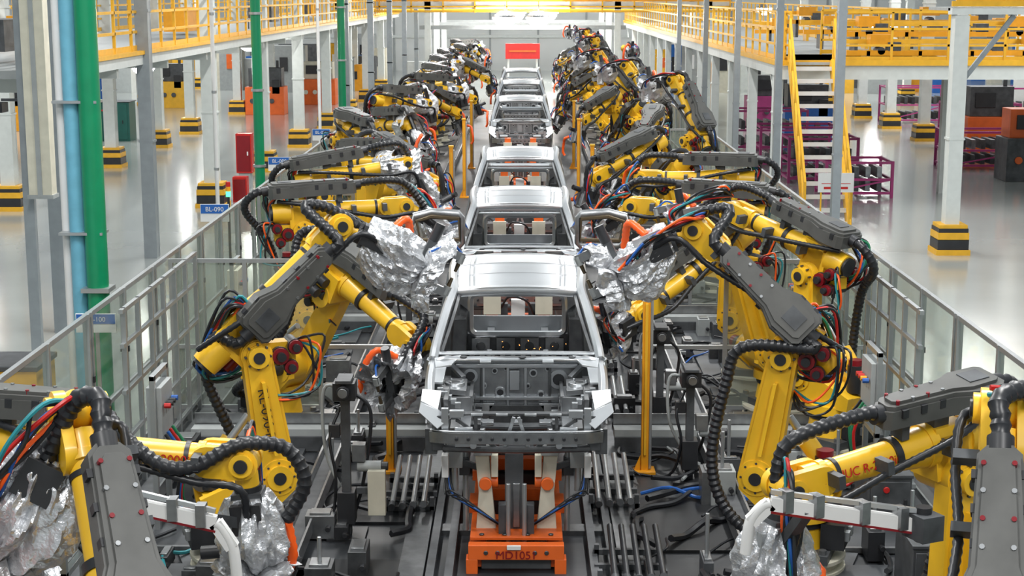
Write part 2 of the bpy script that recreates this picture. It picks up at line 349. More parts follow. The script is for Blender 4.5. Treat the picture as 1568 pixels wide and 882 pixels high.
vari=[robot_mesh(.3,0,5,tool=(.6,.2,-.6),seed=21,lite=True,cloth=(.18,.21),tl=.3,sleeve=True),
 robot_mesh(.5,-15,35,tool=(.9,0,-.3),seed=22,lite=True,cloth=(.18,.21),tl=.3),
 robot_mesh(.3,20,-20,tool=(.3,0,-.8),seed=23,lite=True,cloth=None,cs=1.3),
 robot_mesh(.6,-25,20,tool=(.7,.3,-.5),seed=24,lite=True,cloth=(.18,.2),side=-1,cs=1.3),
 robot_mesh(.4,0,50,tool=(.8,.4,-.2),seed=25,lite=True,cloth=(.18,.2),tl=.3),
 robot_mesh(.5,0,-5,tool=(.2,0,-1),seed=26,lite=True,cloth=None,side=-1,cs=1.3,sleeve=True),
 robot_mesh(.3,-5,25,tool=(.5,.5,-.6),seed=27,lite=True,cloth=(.18,.2),tl=.3,mot=1,hfront=True),
 robot_mesh(.2,35,-45,tool=(.1,.5,-.8),seed=28,lite=True,cloth=(.18,.2),tl=.2,mot=1)]
i=0;yy=25.9
vm=[]
for b in vari:
    o_=b.obj('industrial_robot'); vm.append(o_.data); bpy.data.objects.remove(o_)
while yy<80:
    for sd in(-1,1):
        x=sd*(3.05+random.uniform(-.35,.40)); dv=random.choice((-1,1))*random.uniform(30,85); rz=(0 if sd<0 else math.pi)+R(dv)
        place(vm[(i*5+ (2 if sd>0 else 0)+i//3)%8],'industrial_robot',(x,yy+random.uniform(-.6,.6)+(.8 if sd>0 else 0),0),rz)
        i+=1
    yy+=1.9+.8*((i//2)%3==0)
text('RL-090-R01',.12,(.22,-.262,1.36),(R(90),R(82),0),'black_plastic',robs[0],'arm_label')
text('FANUC R-2000iC',.085,(1.20,-.110,1.955),(R(80),R(4),0),'red',robs[2],'arm_label')
text('FANUC R-2000iC',.085,(1.07,.110,1.89),(R(80),R(-7),R(180)),'red',robs[3],'arm_label')
# ---------------------------------------------------------------- car bodies
def car_mesh():
    b=B(); S='steel_body';W='steel_bright';D='steel_dark';Md='steel_mid'
    def g(fn,nu,nv,m,th=.015):
        vs=[fn(i/nu,j/nv) for i in range(nu+1) for j in range(nv+1)]
        n=len(vs); vs2=[v-Z*th for v in vs]; fs=[]
        for i in range(nu):
            for j in range(nv):
                a=i*(nv+1)+j; q=(a,a+nv+1,a+nv+2,a+1); fs.append(q); fs.append(tuple(n+k for k in reversed(q)))
        for i in range(nu):
            a=i*(nv+1);c=a+nv+1; fs.append((a,n+a,n+c,c)); a+=nv;c+=nv; fs.append((a,c,n+c,n+a))
        for j in range(nv):
            a=j; fs.append((a,a+1,n+a+1,n+a)); a=nu*(nv+1)+j; fs.append((a,n+a,n+a+1,a+1))
        b.add(vs+vs2,fs,m)
    def roof(u,v):
        w=.585+.045*math.sin(v*2.2); x=(u*2-1)*w
        z=1.405+.055*math.sin(math.pi*(v*.8+.12))-.045*(abs(u*2-1)**2.2)
        for c in(.14,.86): z-=.016*math.exp(-((u-c)/.012)**2)
        return V((x,1.97+v*1.95-.05*(1-(u*2-1)**2)*(1-v)+.04*(1-(u*2-1)**2)*v,z))
    g(roof,64,16,S,.02)
    for s in(-1,1):
        b.sweep([(s*.75,1.02,.92),(s*.725,1.2,1.04),(s*.655,1.62,1.26),(s*.61,1.98,1.385),(s*.635,2.5,1.43),(s*.645,3.1,1.435),(s*.63,3.7,1.39),(s*.66,4.1,1.24),(s*.70,4.5,1.02)],(.045,.05),S,8)
        b.sweep([(s*.70,1.10,.93),(s*.60,1.62,1.20),(s*.56,1.95,1.33)],(.03,.02),D,6)
        b.sweep([(s*.64,2.85,1.40),(s*.72,2.82,1.0),(s*.78,2.8,.7),(s*.76,2.82,.3)],(.075,.04),Md,8)
        b.sweep([(s*.60,2.80,1.30),(s*.67,2.78,1.0),(s*.70,2.76,.6)],(.05,.03),D,6)
        b.sweep([(s*.75,1.05,.92),(s*.77,1.12,.6),(s*.76,1.25,.28)],(.07,.06),S,8)
        b.beam((s*.76,1.15,.27),(s*.76,4.0,.27),.10,.15,S)
        for y0,y1 in((1.2,2.7),(2.9,3.75)):
            b.prism([(s*.79,y0,.34),(s*.79,y1,.34),(s*.80,y1,.62),(s*.79,y0,.62)],(s*.02,0,0),S)
        poly=[(3.55,.34),(3.6,.92),(3.9,.98),(4.5,1.02),(4.68,.92),(4.7,.5),(4.5,.4)]
        for q in range(9):
            t=math.pi*q/8; poly.append((4.05+.36*math.cos(t),.36+.34*math.sin(t)))
        b.prism([(s*.79,p[0],p[1]) for p in poly],(-s*.03,0,0),S)
        b.sweep([(s*.77,4.05+.38*math.cos(math.pi*q/8),.36+.36*math.sin(math.pi*q/8)) for q in range(9)],.03,S,6)
        b.prism([(s*.655,3.72,1.38),(s*.70,4.5,1.0),(s*.77,4.3,.98),(s*.75,3.75,.95),(s*.68,3.62,1.2)],(-s*.03,0,0),S)
        b.box((s*.63,4.0,.5),(.16,.7,.5),D); b.cyl((s*.62,4.0,.62),(s*.54,4.0,.62),.26,D,.2,n=20)
        b.box((s*.61,3.93,.78),(.16,.03,.45),Md)
        b.sweep([(s*.75,1.08,.88),(s*.755,.75,.86),(s*.75,.40,.80),(s*.72,.14,.72),(s*.68,.04,.66)],(.045,.055),S,8)
        b.prism([(s*.775,1.05,.90),(s*.785,.55,.80),(s*.78,.2,.55),(s*.77,.35,.50),(s*.77,.6,.62),(s*.775,.95,.62)],(-s*.02,0,0),Md)
        b.prism([(s*.54,.08,.64),(s*.80,-.02,.79),(s*.82,.0,.70),(s*.66,-.06,.57)],(0,-.02,.012),W)
        b.prism([(s*.64,.3,.80),(s*.80,.2,.84),(s*.80,-.0,.79),(s*.66,.04,.70)],(0,0,.015),S)
        b.prism([(s*.62,.95,.9),(s*.79,.93,.9),(s*.78,.5,.82),(s*.64,.5,.82)],(0,0,.02),S)
        b.box((s*.60,.42,.60),(.04,.5,.34),D)
        # shock tower: faceted pressing with small dome
        b.prism([(s*.40,.52,.5),(s*.66,.50,.5),(s*.66,.94,.5),(s*.40,.92,.5)],(0,0,.20),Md)
        b.prism([(s*.44,.56,.70),(s*.64,.55,.72),(s*.64,.88,.74),(s*.44,.87,.73)],(0,0,.05),Md)
        b.cyl((s*.545,.71,.76),(s*.545,.71,.79),.095,S,.085,n=20); b.cyl((s*.545,.71,.79),(s*.545,.71,.795),.045,D,n=16)
        for q in range(3):
            t=q*2.1; b.cyl((s*.545+.07*math.cos(t),.71+.07*math.sin(t),.79),(s*.545+.07*math.cos(t),.71+.07*math.sin(t),.81),.01,W,n=8)
        b.beam((s*.48,.92,.78),(s*.62,1.08,.88),.05,.03,S)
        b.box((s*.66,.75,.76),(.14,.5,.03),Md); b.box((s*.40,.8,.58),(.03,.55,.26),Md)
        for q in range(4): b.cyl((s*.395,.6+q*.13,.6),(s*.375,.6+q*.13,.6),.03,D,n=12)
        b.beam((s*.44,1.3,.44),(s*.44,-.02,.47),.09,.13,S)
        b.box((s*.44,-.04,.50),(.15,.03,.17),S); b.cyl((s*.44,-.05,.5),(s*.44,-.06,.5),.035,'black_plastic',n=12)
        b.box((s*.66,.05,.52),(.10,.10,.30),D); b.box((s*.72,.10,.44),(.10,.14,.22),D); b.box((s*.60,-.0,.60),(.06,.04,.28),S)
        b.box((s*.50,-.03,.70),(.12,.05,.06),S)
        b.prism([(s*.70,1.2,.5),(s*.70,1.2,.9),(s*.6,1.2,.92),(s*.6,1.2,.5)],(0,.03,0),Md)
        b.box((s*.68,2.8,.9),(.02,.1,.5),D)
        for q in range(5):
            b.box((s*(.5+.04*q),.25+.05*q,.70+.02*q),(.05,.04,.05),S); b.box((s*.34,.3+.15*q,.50),(.06,.05,.05),S if q%2 else D)
    for y,z,r,m in((1.99,1.37,(.03,.05),W),(2.55,1.40,(.02,.04),Md),(3.1,1.41,(.02,.04),Md),(3.86,1.37,(.03,.05),Md)):
        b.sweep([(-.6,y,z-.02),(-.3,y-.03,z+.01),(0,y-.04,z+.02),(.3,y-.03,z+.01),(.6,y,z-.02)],r,m,8)
    loop=[(-.50,3.95,1.31),(.50,3.95,1.31),(.55,4.02,1.27),(.60,4.36,1.06),(.54,4.42,1.02),(-.54,4.42,1.02),(-.60,4.36,1.06),(-.55,4.02,1.27)]
    b.sweep(loop,(.035,.02),W,6,sm=False,closed=True)
    b.box((0,4.64,.46),(1.4,.04,.26),S); b.box((0,4.62,.97),(1.36,.07,.05),S); b.box((0,4.0,1.0),(1.2,.10,.02),S)
    fy=3.93
    loop=[]
    for cx,cz,a0 in((.44,.90,0),(-.44,.90,90),(-.44,.60,180),(.44,.60,270)):
        for q in range(5):
            a=R(a0+q*22.5); loop.append((cx+.07*math.cos(a),fy,cz+.07*math.sin(a)))
    b.sweep(loop,(.024,.038),W,6,sm=False,closed=True)
    b.box((0,fy+.02,.40),(1.2,.03,.26),D)
    for q in(-.4,-.13,.13,.4): b.box((q,fy-.02,.40),(.2,.02,.18),Md); b.cyl((q,fy-.03,.40),(q,fy-.045,.40),.05,D)
    b.box((0,4.3,.40),(1.1,.6,.03),S)
    for q in(-.3,.3): b.box((q,4.3,.44),(.08,.6,.05),W)
    b.box((0,2.65,.24),(1.46,3.1,.04),Md); b.box((0,2.3,.33),(.26,2.2,.16),D)
    for y in(1.9,2.3,2.75,3.3,3.7): b.box((0,y,.29),(1.4,.1,.07),S)
    for q in(-.5,-.3,.3,.5):
        b.box((q,2.4,.27),(.04,2.0,.02),S); b.cyl((q,2.1,.30),(q,2.1,.36),.03,W,n=10)
        b.box((q,3.1,.30),(.05,.4,.06),W)
    for q in range(12):
        b.box((-.6+q*.11,3.5,.34),(.05,.5,.02),Md)
    b.cyl((-.68,1.35,.78),(.68,1.35,.78),.03,D)
    for q in(-.4,-.1,.35): b.box((q,1.32,.74),(.08,.08,.12),Md)
    b.sweep([(-.76,.98,.90),(-.66,.97,.94),(-.50,1.0,.93),(-.3,1.04,.925),(0,1.05,.92),(.3,1.04,.925),(.50,1.0,.93),(.66,.97,.94),(.76,.98,.90)],(.06,.022),W,8)
    b.sweep([(-.72,1.12,.955),(-.3,1.1,.965),(0,1.09,.968),(.3,1.1,.965),(.72,1.12,.955)],(.05,.016),S,8)
    for q in(-1,1):
        b.prism([(q*.74,.98,.93),(q*.50,1.02,.945),(q*.58,.84,.90),(q*.72,.80,.885)],(0,0,.018),W)
        b.box((q*.28,.95,.92),(.10,.08,.02),W)
    for q in(-.48,0.05,.5): b.cyl((q,.99,.945),(q,.99,.957),.035,D,n=12)
    b.box((0,1.12,.62),(1.2,.03,.54),Md); b.box((0,1.1,.36),(.5,.08,.25),D)
    for q,z,r in((-.42,.75,.07),(-.2,.8,.03),(.38,.72,.09),(.15,.78,.04),(-.15,.6,.05),(.22,.58,.035),(-.5,.55,.04),(.5,.52,.04),(0,.7,.03),(-.3,.66,.03),(.1,.66,.025),(.28,.82,.025),(-.1,.82,.02)):
        b.cyl((q,1.11,z),(q,1.085,z),r,S,n=18); b.cyl((q,1.086,z),(q,1.08,z),r*.6,'black_plastic',n=14)
    for q in(-.32,-.08,.08,.3): b.box((q,1.09,.62),(.025,.03,.44),S if abs(q)<.1 else D)
    b.box((0,1.08,.85),(1.1,.05,.03),S); b.box((0,1.08,.55),(1.1,.05,.03),S); b.box((-.3,1.085,.7),(.02,.02,.3),W)
    b.box((-.02,1.06,.72),(.09,.03,.18),S); b.prism([(-.5,1.09,.5),(-.2,1.09,.5),(-.26,1.09,.42),(-.5,1.09,.42)],(0,-.03,0),W); b.prism([(.5,1.09,.5),(.2,1.09,.5),(.26,1.09,.42),(.5,1.09,.42)],(0,-.03,0),W)
    b.sweep([(-.52,.55,.50),(-.3,.5,.45),(.3,.5,.45),(.52,.55,.50)],(.05,.03),D,8)
    for q in(-.25,0,.25): b.box((q,.5,.48),(.10,.1,.03),S)
    b.sweep([(-.6,.02,.66),(-.4,.0,.69),(.4,.0,.69),(.6,.02,.66)],(.028,.018),D,8)
    for q in(-.33,-.12,.12,.33): b.box((q,-.01,.69),(.1,.06,.02),S)
    b.sweep([(-.72,.02,.49),(-.55,-.06,.50),(0,-.08,.50),(.55,-.06,.50),(.72,.02,.49)],(.03,.055),Md,4)
    b.sweep([(-.72,.0,.555),(-.55,-.08,.56),(0,-.10,.56),(.55,-.08,.56),(.72,.0,.555)],(.02,.008),S,6)
    for q in range(-5,6): b.cyl((q*.1,-.05,.50),(q*.1,-.125,.50),.015,'black_plastic',n=10)
    b.sweep([(-.62,.0,.39),(0,-.02,.38),(.62,.0,.39)],(.03,.03),D,8)
    for q in(-1,1): b.beam((q*.10,0,.40),(q*.02,0,.66),.03,.03,S); b.box((q*.34,-.0,.60),(.03,.03,.2),D)
    for q in(-1,1):
        b.cyl((q*.36,-.1,.44),(q*.36,-.02,.44),.03,S,n=12); b.beam((q*.15,0,.38),(q*.5,.0,.64),.02,.03,D)
        b.beam((q*.44,1.1,.34),(q*.30,.3,.34),.08,.08,D)
    return b
cb=car_mesh(); c0=cb.obj('car_body_shell',.004,(-.05,12.92,.74)); cme=c0.data
for y in(19.05,25.15,40.2,48.4,56.5): place(cme,'car_body_shell',(-.04,y,.74),0,.004 if y<20 else 0)
def clamp_tower():
    b=B()
    for s in(-1,1):
        b.box((s*.30,0,.9),(.14,.3,1.3),'orange'); b.box((s*.30,-.16,1.35),(.2,.06,.22),'cream'); b.cyl((s*.30,-.1,1.6),(s*.48,-.1,1.6),.04,'aluminium'); b.box((s*.18,-.05,1.2),(.12,.12,.3),'machine_grey')
    b.box((0,0,.45),(.8,.5,.14),'orange'); b.box((0,0,1.15),(.5,.12,.12),'orange'); b.box((0,-.08,1.3),(.16,.1,.2),'white')
    b.sweep([(-.2,-.1,1.3),(-.1,-.2,1.45),(.1,-.2,1.4),(.2,-.1,1.2)],.014,'black_hose',6)
    for s in(-1,1): b.box((s*.30,0,.14),(.2,.36,.28),'machine_grey')
    return b
o_=clamp_tower().obj('framing_clamp_tower',.004,(-.05,24.35,.0))
for y in(18.25,30.5,37.5): place(o_.data,'framing_clamp_tower',(-.05,y,0))
# jig
def jig():
    b=B();O='orange';C='cream'
    for s in(-1,1):
        b.beam((s*.34,0,.11),(s*.34,4.6,.11),.14,.14,O); b.box((s*.38,-.02,.07),(.10,.14,.14),O)
        for y in(.3,3.4):
            b.prism([(s*.17,y,.18),(s*.36,y,.18),(s*.33,y,.62),(s*.36,y,.95),(s*.24,y,.95),(s*.21,y,.6)],(0,.12,0),C)
            b.cyl((s*.27,y-.05,.70),(s*.27,y+.0,.70),.055,O,n=18); b.cyl((s*.16,y+.06,.70),(s*.34,y+.06,.70),.06,O,n=18)
            b.box((s*.29,y+.05,1.0),(.16,.14,.10),'light_grey'); b.cyl((s*.3,y+.05,1.0),(s*.3,y+.05,1.18),.03,'steel_bright')
            b.box((s*.19,y+.02,.86),(.06,.1,.2),C); b.beam((s*.3,y+.1,.3),(s*.3,y+.6,.18),.05,.05,C)
            b.box((s*.54,y+.1,.95),(.14,.12,.26),'light_grey'); b.beam((s*.3,y+.1,.8),(s*.54,y+.1,.88),.05,.05,'machine_grey'); b.cyl((s*.54,y+.1,.6),(s*.54,y+.1,.85),.03,'aluminium')
            b.box((s*.62,y,.86),(.06,.1,.2),'white')
            b.cyl((s*.45,y+.2,.2),(s*.45,y+.2,1.0),.025,'aluminium'); b.box((s*.46,y+.2,.8),(.09,.1,.16),'machine_grey')
        for y in(1.2,2.2): b.box((s*.34,y,.22),(.2,.3,.1),O)
        b.box((s*.12,.2,.35),(.07,.1,.4),'machine_grey'); b.cyl((s*.07,.12,.2),(s*.07,.12,.75),.02,'aluminium')
        for q in range(5): b.sweep([(s*.12,.3,.3),(s*(.3+q*.06),.2,.45+.05*q),(s*(.55+.02*q),.35,.60),(s*.6,.5,.9)],.010,['black_hose','cable_blue','black_hose','black_hose','black_hose'][q],6)
    b.box((0,-.04,.20),(.82,.10,.13),O); b.box((0,0,.08),(.6,.04,.10),'machine_grey'); b.box((-.02,-.1,.25),(.12,.02,.04),'white')
    for q in(-.26,-.16,.16,.26): b.cyl((q,-.085,.2),(q,-.1,.2),.02,'steel_dark',n=10)
    b.box((0,.25,.27),(.80,.36,.03),O)
    for q in(-.3,-.1,.1,.3): b.cyl((q,.12,.285),(q,.12,.30),.022,'steel_dark',n=10)
    for y in(.9,1.8,2.8,3.8,4.5): b.box((0,y,.13),(.7,.14,.12),O)
    b.box((-.02,.35,.62),(.16,.12,.7),'machine_grey'); b.box((0,.5,1.0),(.3,.3,.06),'machine_grey'); b.box((0,.30,.5),(.06,.04,.4),'steel_mid')
    return b
jb=jig(); j0=jb.obj('body_welding_skid',.005,(-.05,13.02,0))
text('MD1051',.10,(-.0,-.105,.18),(R(90),0,0),'red_motor',j0)
for y in(19.15,25.25,31.5,40.3,48.5,56.6): place(j0.data,'body_welding_skid',(-.05,y,0))
# ---------------------------------------------------------------- line equipment
b=B()
for x in(-.62,-.78,.62,.78): b.box((x,40,.05),(.07,66,.10),'machine_grey')
for x in(-.95,.95): b.box((x,40,.03),(.22,66,.06),'steel_dark')
for y in range(8,72,2): b.box((0,y,.03),(1.6,.2,.06),'steel_dark')
b.obj('conveyor_track')
def sensor_stand(x,y,h,box):
    b=B(); b.box((0,0,.02),(.35,.35,.04),'black_plastic'); b.box((0,0,h/2),(.08,.08,h),'machine_grey'); b.box((.0,0,.3),(.16,.2,.3),'black_plastic')
    b.box((0,0,h+.04),(.2,.22,.16),'black_plastic'); b.cyl((0,-.11,h+.05),(0,-.19,h+.05),.06,'black_plastic'); b.cyl((0,-.19,h+.05),(0,-.2,h+.05),.045,'steel_mid')
    b.box((0,0,h+.14),(.14,.3,.03),'machine_grey'); b.box((.12,0,h*.6),(.12,.12,.16),'steel_mid'); b.box((-.1,0,h*.75),(.1,.1,.12),'black_plastic')
    b.cyl((.1,0,h*.5),(.32,0,h*.5),.05,'light_grey'); b.cyl((.32,0,h*.5),(.38,0,h*.5),.04,'black_plastic')
    b.sweep([(0,.1,h),(-.2,.1,h+.02),(-.2,.1,h*.6),(-.06,.1,h*.3)],.018,'light_grey',6); b.sweep([(.05,.1,h),(.22,.1,h-.2),(.15,.1,h*.4),(.06,.1,.2)],.018,'black_hose',6)
    b.sweep([(-.05,.05,h*.9),(-.14,-.05,h*.7),(-.09,-.06,h*.4),(-.2,.05,.05),(-.6,.2,.03)],.016,'black_hose',6)
    if box: b.box((.28,-.05,h*.33),(.16,.10,.42),'cream'); b.box((.15,0,h*.33),(.12,.04,.06),'machine_grey')
    b.obj('sensor_stand',.004,(x,y,0))
sensor_stand(-1.60,13.9,1.35,True); sensor_stand(1.70,15.6,1.05,False); sensor_stand(1.55,17.4,1.1,False); sensor_stand(-1.5,20.6,1.3,False); sensor_stand(1.5,21.6,1.2,False)
def curtain(x,y,h=1.9):
    b=B(); b.box((0,0,.02),(.22,.22,.04),'orange_pole'); b.box((0,0,h/2),(.075,.08,h),'orange_pole'); b.box((0.0,-.045,h/2+.05),(.03,.02,h-.3),'rail_yellow'); b.box((.055,0,h/2),(.03,.05,h-.1),'aluminium'); b.box((0,0,h+.02),(.10,.10,.04),'rail_yellow')
    b.prism([(-.11,-.02,.04),(-.04,-.02,.04),(-.04,-.02,.2)],(0,.02,0),'orange_pole'); b.obj('light_curtain_post',.004,(x,y,0))
for x,y,h in((1.27,15.9,1.9),(-1.37,15.9,.9),(-1.42,38.5,1.9),(1.36,38.5,1.9),(-1.42,31.5,1.9),(1.4,31.8,1.9),(-1.45,45,1.9),(1.45,45,1.9)): curtain(x,y,h)
def piperack(x,y,nx=4,L=1.1,m='aluminium',name='pipe_rack'):
    b=B()
    for i in range(nx): b.cyl((i*.1-.15,-L/2,.14+.01*i),(i*.1-.15,L/2,.30),.026,m,n=10); b.cyl((i*.1-.15,-L/2-.02,.14+.01*i),(i*.1-.15,-L/2+.06,.15),.034,'machine_grey',n=10)
    for q in(-.35,.0,.35): b.box((0,q*L,.07+.06*(q+.35)),(nx*.1+.1,.05,.05),'machine_grey')
    for q in(-1,1):
        for p in(-.35,.35): b.box((q*(nx*.05+.02),p*L,.09),(.04,.05,.18),'machine_grey')
    b.obj(name,0,(x,y,0))
piperack(-1.08,14.9); piperack(.88,15.0); piperack(.92,12.9,5,.9,'black_plastic'); piperack(-1.0,20.5); piperack(1.0,20.6); piperack(-1.0,17.3); piperack(1.05,18.3)
b=B()
for y in(16.75,22.9,29):
    for q in(-1,1):
        b.box((q*2.3,y,.20),(2.6,.20,.10),'light_grey'); b.box((q*2.3,y-.14,.10),(2.6,.04,.16),'machine_grey'); b.box((q*2.3,y+.14,.30),(2.6,.03,.14),'steel_mid')
        for x in range(5): b.box((q*(1.2+x*.55),y,.08),(.06,.24,.16),'machine_grey')
b.obj('cable_tray')
b=B()
for s in(-1,1):
    for x,w in((3.65,.3),(2.0,.18)):
        b.box((s*x,40,.12),(w,66,.06),'machine_grey'); b.box((s*(x+w/2),40,.16),(.02,66,.14),'steel_mid'); b.box((s*(x-w/2),40,.16),(.02,66,.14),'steel_mid')
b.obj('cable_duct')
def cabinet(x,y,w,d,h,m='light_grey',name='control_cabinet'):
    b=B(); b.box((0,0,h/2),(w,d,h),m); b.box((0,-d/2-.01,h/2),(w*.9,.02,h*.9),m); b.box((w*.35,-d/2-.03,h/2),(.03,.02,.12),'black_plastic'); b.box((0,0,h+.02),(w*1.05,d*1.05,.03),'machine_grey')
    b.cyl((-.1*w,-d/2-.02,h*.8),(-.1*w,-d/2-.04,h*.8),.03,'red',n=10); b.obj(name,.004,(x,y,0))
for x,y in((3.35,12.5),(3.4,14.4),(-3.4,21.2),(3.5,21.1)): cabinet(x,y,.4,.6,.5,'machine_grey','junction_cabinet')
b=B()
for x,y,w,d in((1.62,14.2,1.4,1.5),(1.9,12.2,1.5,1.1),(-1.6,12.4,1.2,1.6),(-1.6,14.8,1.2,1.2)): b.box((x,y,.02),(w,d,.04),'floor_black')
b.obj('rubber_mat')
b=B()
for s in(-1,1):
    for i in range(16):
        b.box((s*3.0,8.0+i*2.1,.03),(1.3,1.7,.05),'floor_plate')
        b.box((s*3.0,8.0+i*2.1-.86,.05),(1.3,.04,.05),'steel_mid')
b.obj('deck_plate')
rc=random.Random(11)
b=B()
for i in range(150):
    s=rc.choice((-1,1)); x=s*rc.uniform(1.1,3.6); y=rc.uniform(11.5,26); pts=[]
    a=rc.uniform(0,6.28)
    for k in range(5):
        pts.append((x,y,.05+rc.uniform(0,.10))); a+=rc.uniform(-.9,.9); x+=math.cos(a)*.28; y+=math.sin(a)*.28
        x=s*min(3.8,max(1.05,abs(x)))
    r_=rc.choice((.012,.018,.026,.034)); c_=rc.choice(['black_hose']*7+['cable_blue','light_grey','cable_teal'])
    b.sweep(pts,r_,c_ if r_<.02 else 'black_hose',6,k=4)
b.obj('floor_cables')
b=B()
for i in range(100):
    s=rc.choice((-1,1)); x=s*rc.uniform(1.15,3.7); y=rc.uniform(12.3,26)
    w,d,h=rc.uniform(.08,.3),rc.uniform(.08,.35),rc.uniform(.08,.35)
    m=rc.choice(['machine_grey','black_plastic','steel_mid','steel_dark','light_grey'])
    b.box((x,y,.03+h/2),(w,d,h),m); b.box((x,y,.03+h),(w*.7,d*.7,.04),'steel_mid'); b.cyl((x+w*.3,y-d*.5,.03+h*.5),(x+w*.3,y-d*.5-.06,.03+h*.5),.025,'black_plastic',n=8)
    if i%3==0: b.cyl((x,y,.03+h),(x,y,h+rc.uniform(.2,.5)),.018,'aluminium',n=8)
b.obj('fixture_valve_units',.003)
def manifold(x,y,h,seed):
    r=random.Random(seed); b=B()
    for q in(-.25,.25): b.box((0,q,h/2),(.05,.05,h),'aluminium'); b.box((0,q,.02),(.25,.1,.04),'machine_grey')
    b.box((0,0,h-.02),(.05,.55,.05),'aluminium'); b.box((0,0,h*.45),(.05,.55,.05),'aluminium')
    b.box((0,0,h*.75),(.14,.44,h*.34),r.choice(['light_grey','machine_grey','cream'])); s=-1 if x>0 else 1
    for q in range(4):
        b.cyl((s*.08,-.16+q*.1,h*.8),(s*.14,-.16+q*.1,h*.8),.025,r.choice(['red','cable_blue','black_plastic','orange_pole']),n=8)
        b.sweep([(s*.08,-.16+q*.1,h*.62),(s*.2,-.14+q*.1,h*.45),(s*.16,-.1+q*.08,.2),(s*.4,-.1+q*.2,.06)],.016,r.choice(['black_hose','cable_blue','red','black_hose','cable_green']),6)
    b.obj('water_manifold_panel',.003,(x,y,0))
for k,(x,y,h) in enumerate(((-3.45,11.6,1.3),(3.75,11.5,1.2),(-3.35,14.2,1.5),(3.45,15.2,1.5),(3.5,19.6,1.6),(-3.75,20.4,1.5),(-3.7,24.9,1.6),(3.75,25.0,1.6),(3.75,28.5,1.7),(-3.7,28.5,1.7))): manifold(x,y,h,k)
for s in(-1,1):
    b=B()
    b.sweep([(.0,0,.0),(.0,0,.34),(.06,0,.40),(.5,0,.42),(.78,0,.36),(.84,0,.22),(.74,0,.02),(.66,0,-.04),(.06,0,-.05)],(.035,.05),'steel_mid',8,closed=True,sm=False)
    b.sweep([(.05,-.03,.05),(.06,-.03,.33),(.5,-.03,.36),(.74,-.03,.3),(.68,-.03,.04)],(.02,.03),'bronze',6,closed=True,sm=False)
    b.beam((.9,0,.2),(1.3,0,.2),.08,.08,'machine_grey')
    o_=b.obj('door_frame_panel',0,(s*.70-.03,19.2,1.90)); o_.scale=(s*.76,1,.92)
b=B()
for i in range(22):
    c=V((random.gauss(0,.30),random.gauss(0,.1),abs(random.gauss(0,.10)))); dd=V((random.gauss(0,1),0,random.gauss(0,1))).normalized()*random.uniform(.006,.018); b.beam(c,c+dd,.003,.003,'spark')
sp=b.obj('welding_sparks',0,(-.05,16.2,1.12))
# ---------------------------------------------------------------- fences
def fence(x,y0,y1,step=1.33):
    b=B(); y=y0; n=int((y1-y0)/step)
    for i in range(n+1):
        y=y0+i*step
        for q in((-.05,.05) if i%2==0 else (0,)): b.box((x,y+q,.97),(.06,.05,1.94),'aluminium')
        b.box((x,y,.02),(.2,.2,.04),'machine_grey'); b.box((x,y,1.3),(.09,.04,.06),'black_plastic')
    L=n*step
    for z in(.18,.92,1.92): b.box((x,y0+L/2,z),(.045,L,.045),'aluminium')
    b.box((x,y0+L/2,1.05),(.008,L,1.72),'acrylic')
    return b
fence(-4.1,4,66).obj('safety_fence'); fence(4.1,4,66).obj('safety_fence')
for s in(-1,1):
    for yy,x1 in((18.0,2.35),(24.2,2.6),(36,2.6)):
        b=B(); a=4.05
        xs=[a-(a-x1)*i/2 for i in range(3)]
        for x in xs: b.box((s*x,yy,.95),(.05,.05,1.9),'aluminium')
        for z in(.15,.87,1.88): b.box((s*(a+x1)/2,yy,z),(a-x1,.045,.045),'aluminium')
        b.box((s*(a+x1)/2,yy,1.0),(a-x1,.008,1.7),'acrylic')
        if yy<20 : b.box((s*(x1-.45),yy,.87),(.9,.045,.045),'aluminium'); b.box((s*(x1-.9),yy,.45),(.05,.05,.9),'aluminium')
        b.obj('partition_fence')
for xx in(-3.75,3.72):
    b=B()
    for i in range(7): b.box((xx,14.6+i*.55,1.0),(.045,.045,2.0),'aluminium')
    for z in(.3,.75,1.2,1.65,1.98): b.box((xx,16.2,z),(.04,3.4,.04),'aluminium')
    b.obj('steel_frame_rack')
def sign(x,y,z,w,h,txt,body='blue',rz=0,stand=True):
    b=B(); b.box((0,0,0),(w,.02,h),'white'); b.box((0,-.012,h*.22),(w*.96,.006,h*.5),body)
    if stand: b.box((0,.03,-z/2-.0),(.04,.02,z),'aluminium')
    o_=b.obj('station_sign',0,(x,y,z),rz); text(txt,h*.36,(0,-.018,h*.2),(R(90),0,0),'white',o_); return o_
sign(-4.45,16.2,1.52,.42,.2,'BL-100'); sign(-4.5,23.0,1.75,.42,.26,'BL-090'); sign(-4.5,29.3,1.8,.42,.26,'BL-080'); sign(-4.5,35.5,1.8,.4,.26,'BL-070'); sign(-4.5,48,1.8,.4,.26,'BL-060')
b=B(); b.cyl((0,0,0),(0,0,1.95),.02,'black_plastic',n=8); b.cyl((0,0,1.95),(0,0,2.03),.035,'green_led',n=10); b.cyl((0,0,2.03),(0,0,2.1),.035,'orange_pole',n=10); b.cyl((0,0,2.1),(0,0,2.17),.035,'red',n=10)
o_=b.obj('signal_tower_light',0,(-4.35,23.3,0)); o_=place(o_.data,'signal_tower_light',(3.95,12.0,0)); o_.scale=(1,1,.7)
b=B()
for y,x in((13.4,-5.3),(15.2,-5.5),(17.0,-5.6)):
    b.box((x,y,.45),(.7,.7,.9),'rail_yellow'); b.box((x,y,.92),(.75,.75,.06),'machine_grey'); b.box((x,y-.36,.5),(.4,.02,.4),'black_plastic')
b.obj('yellow_reflection_boxes',.01)  # yellow boxes added to stand in for reflections seen at the fence
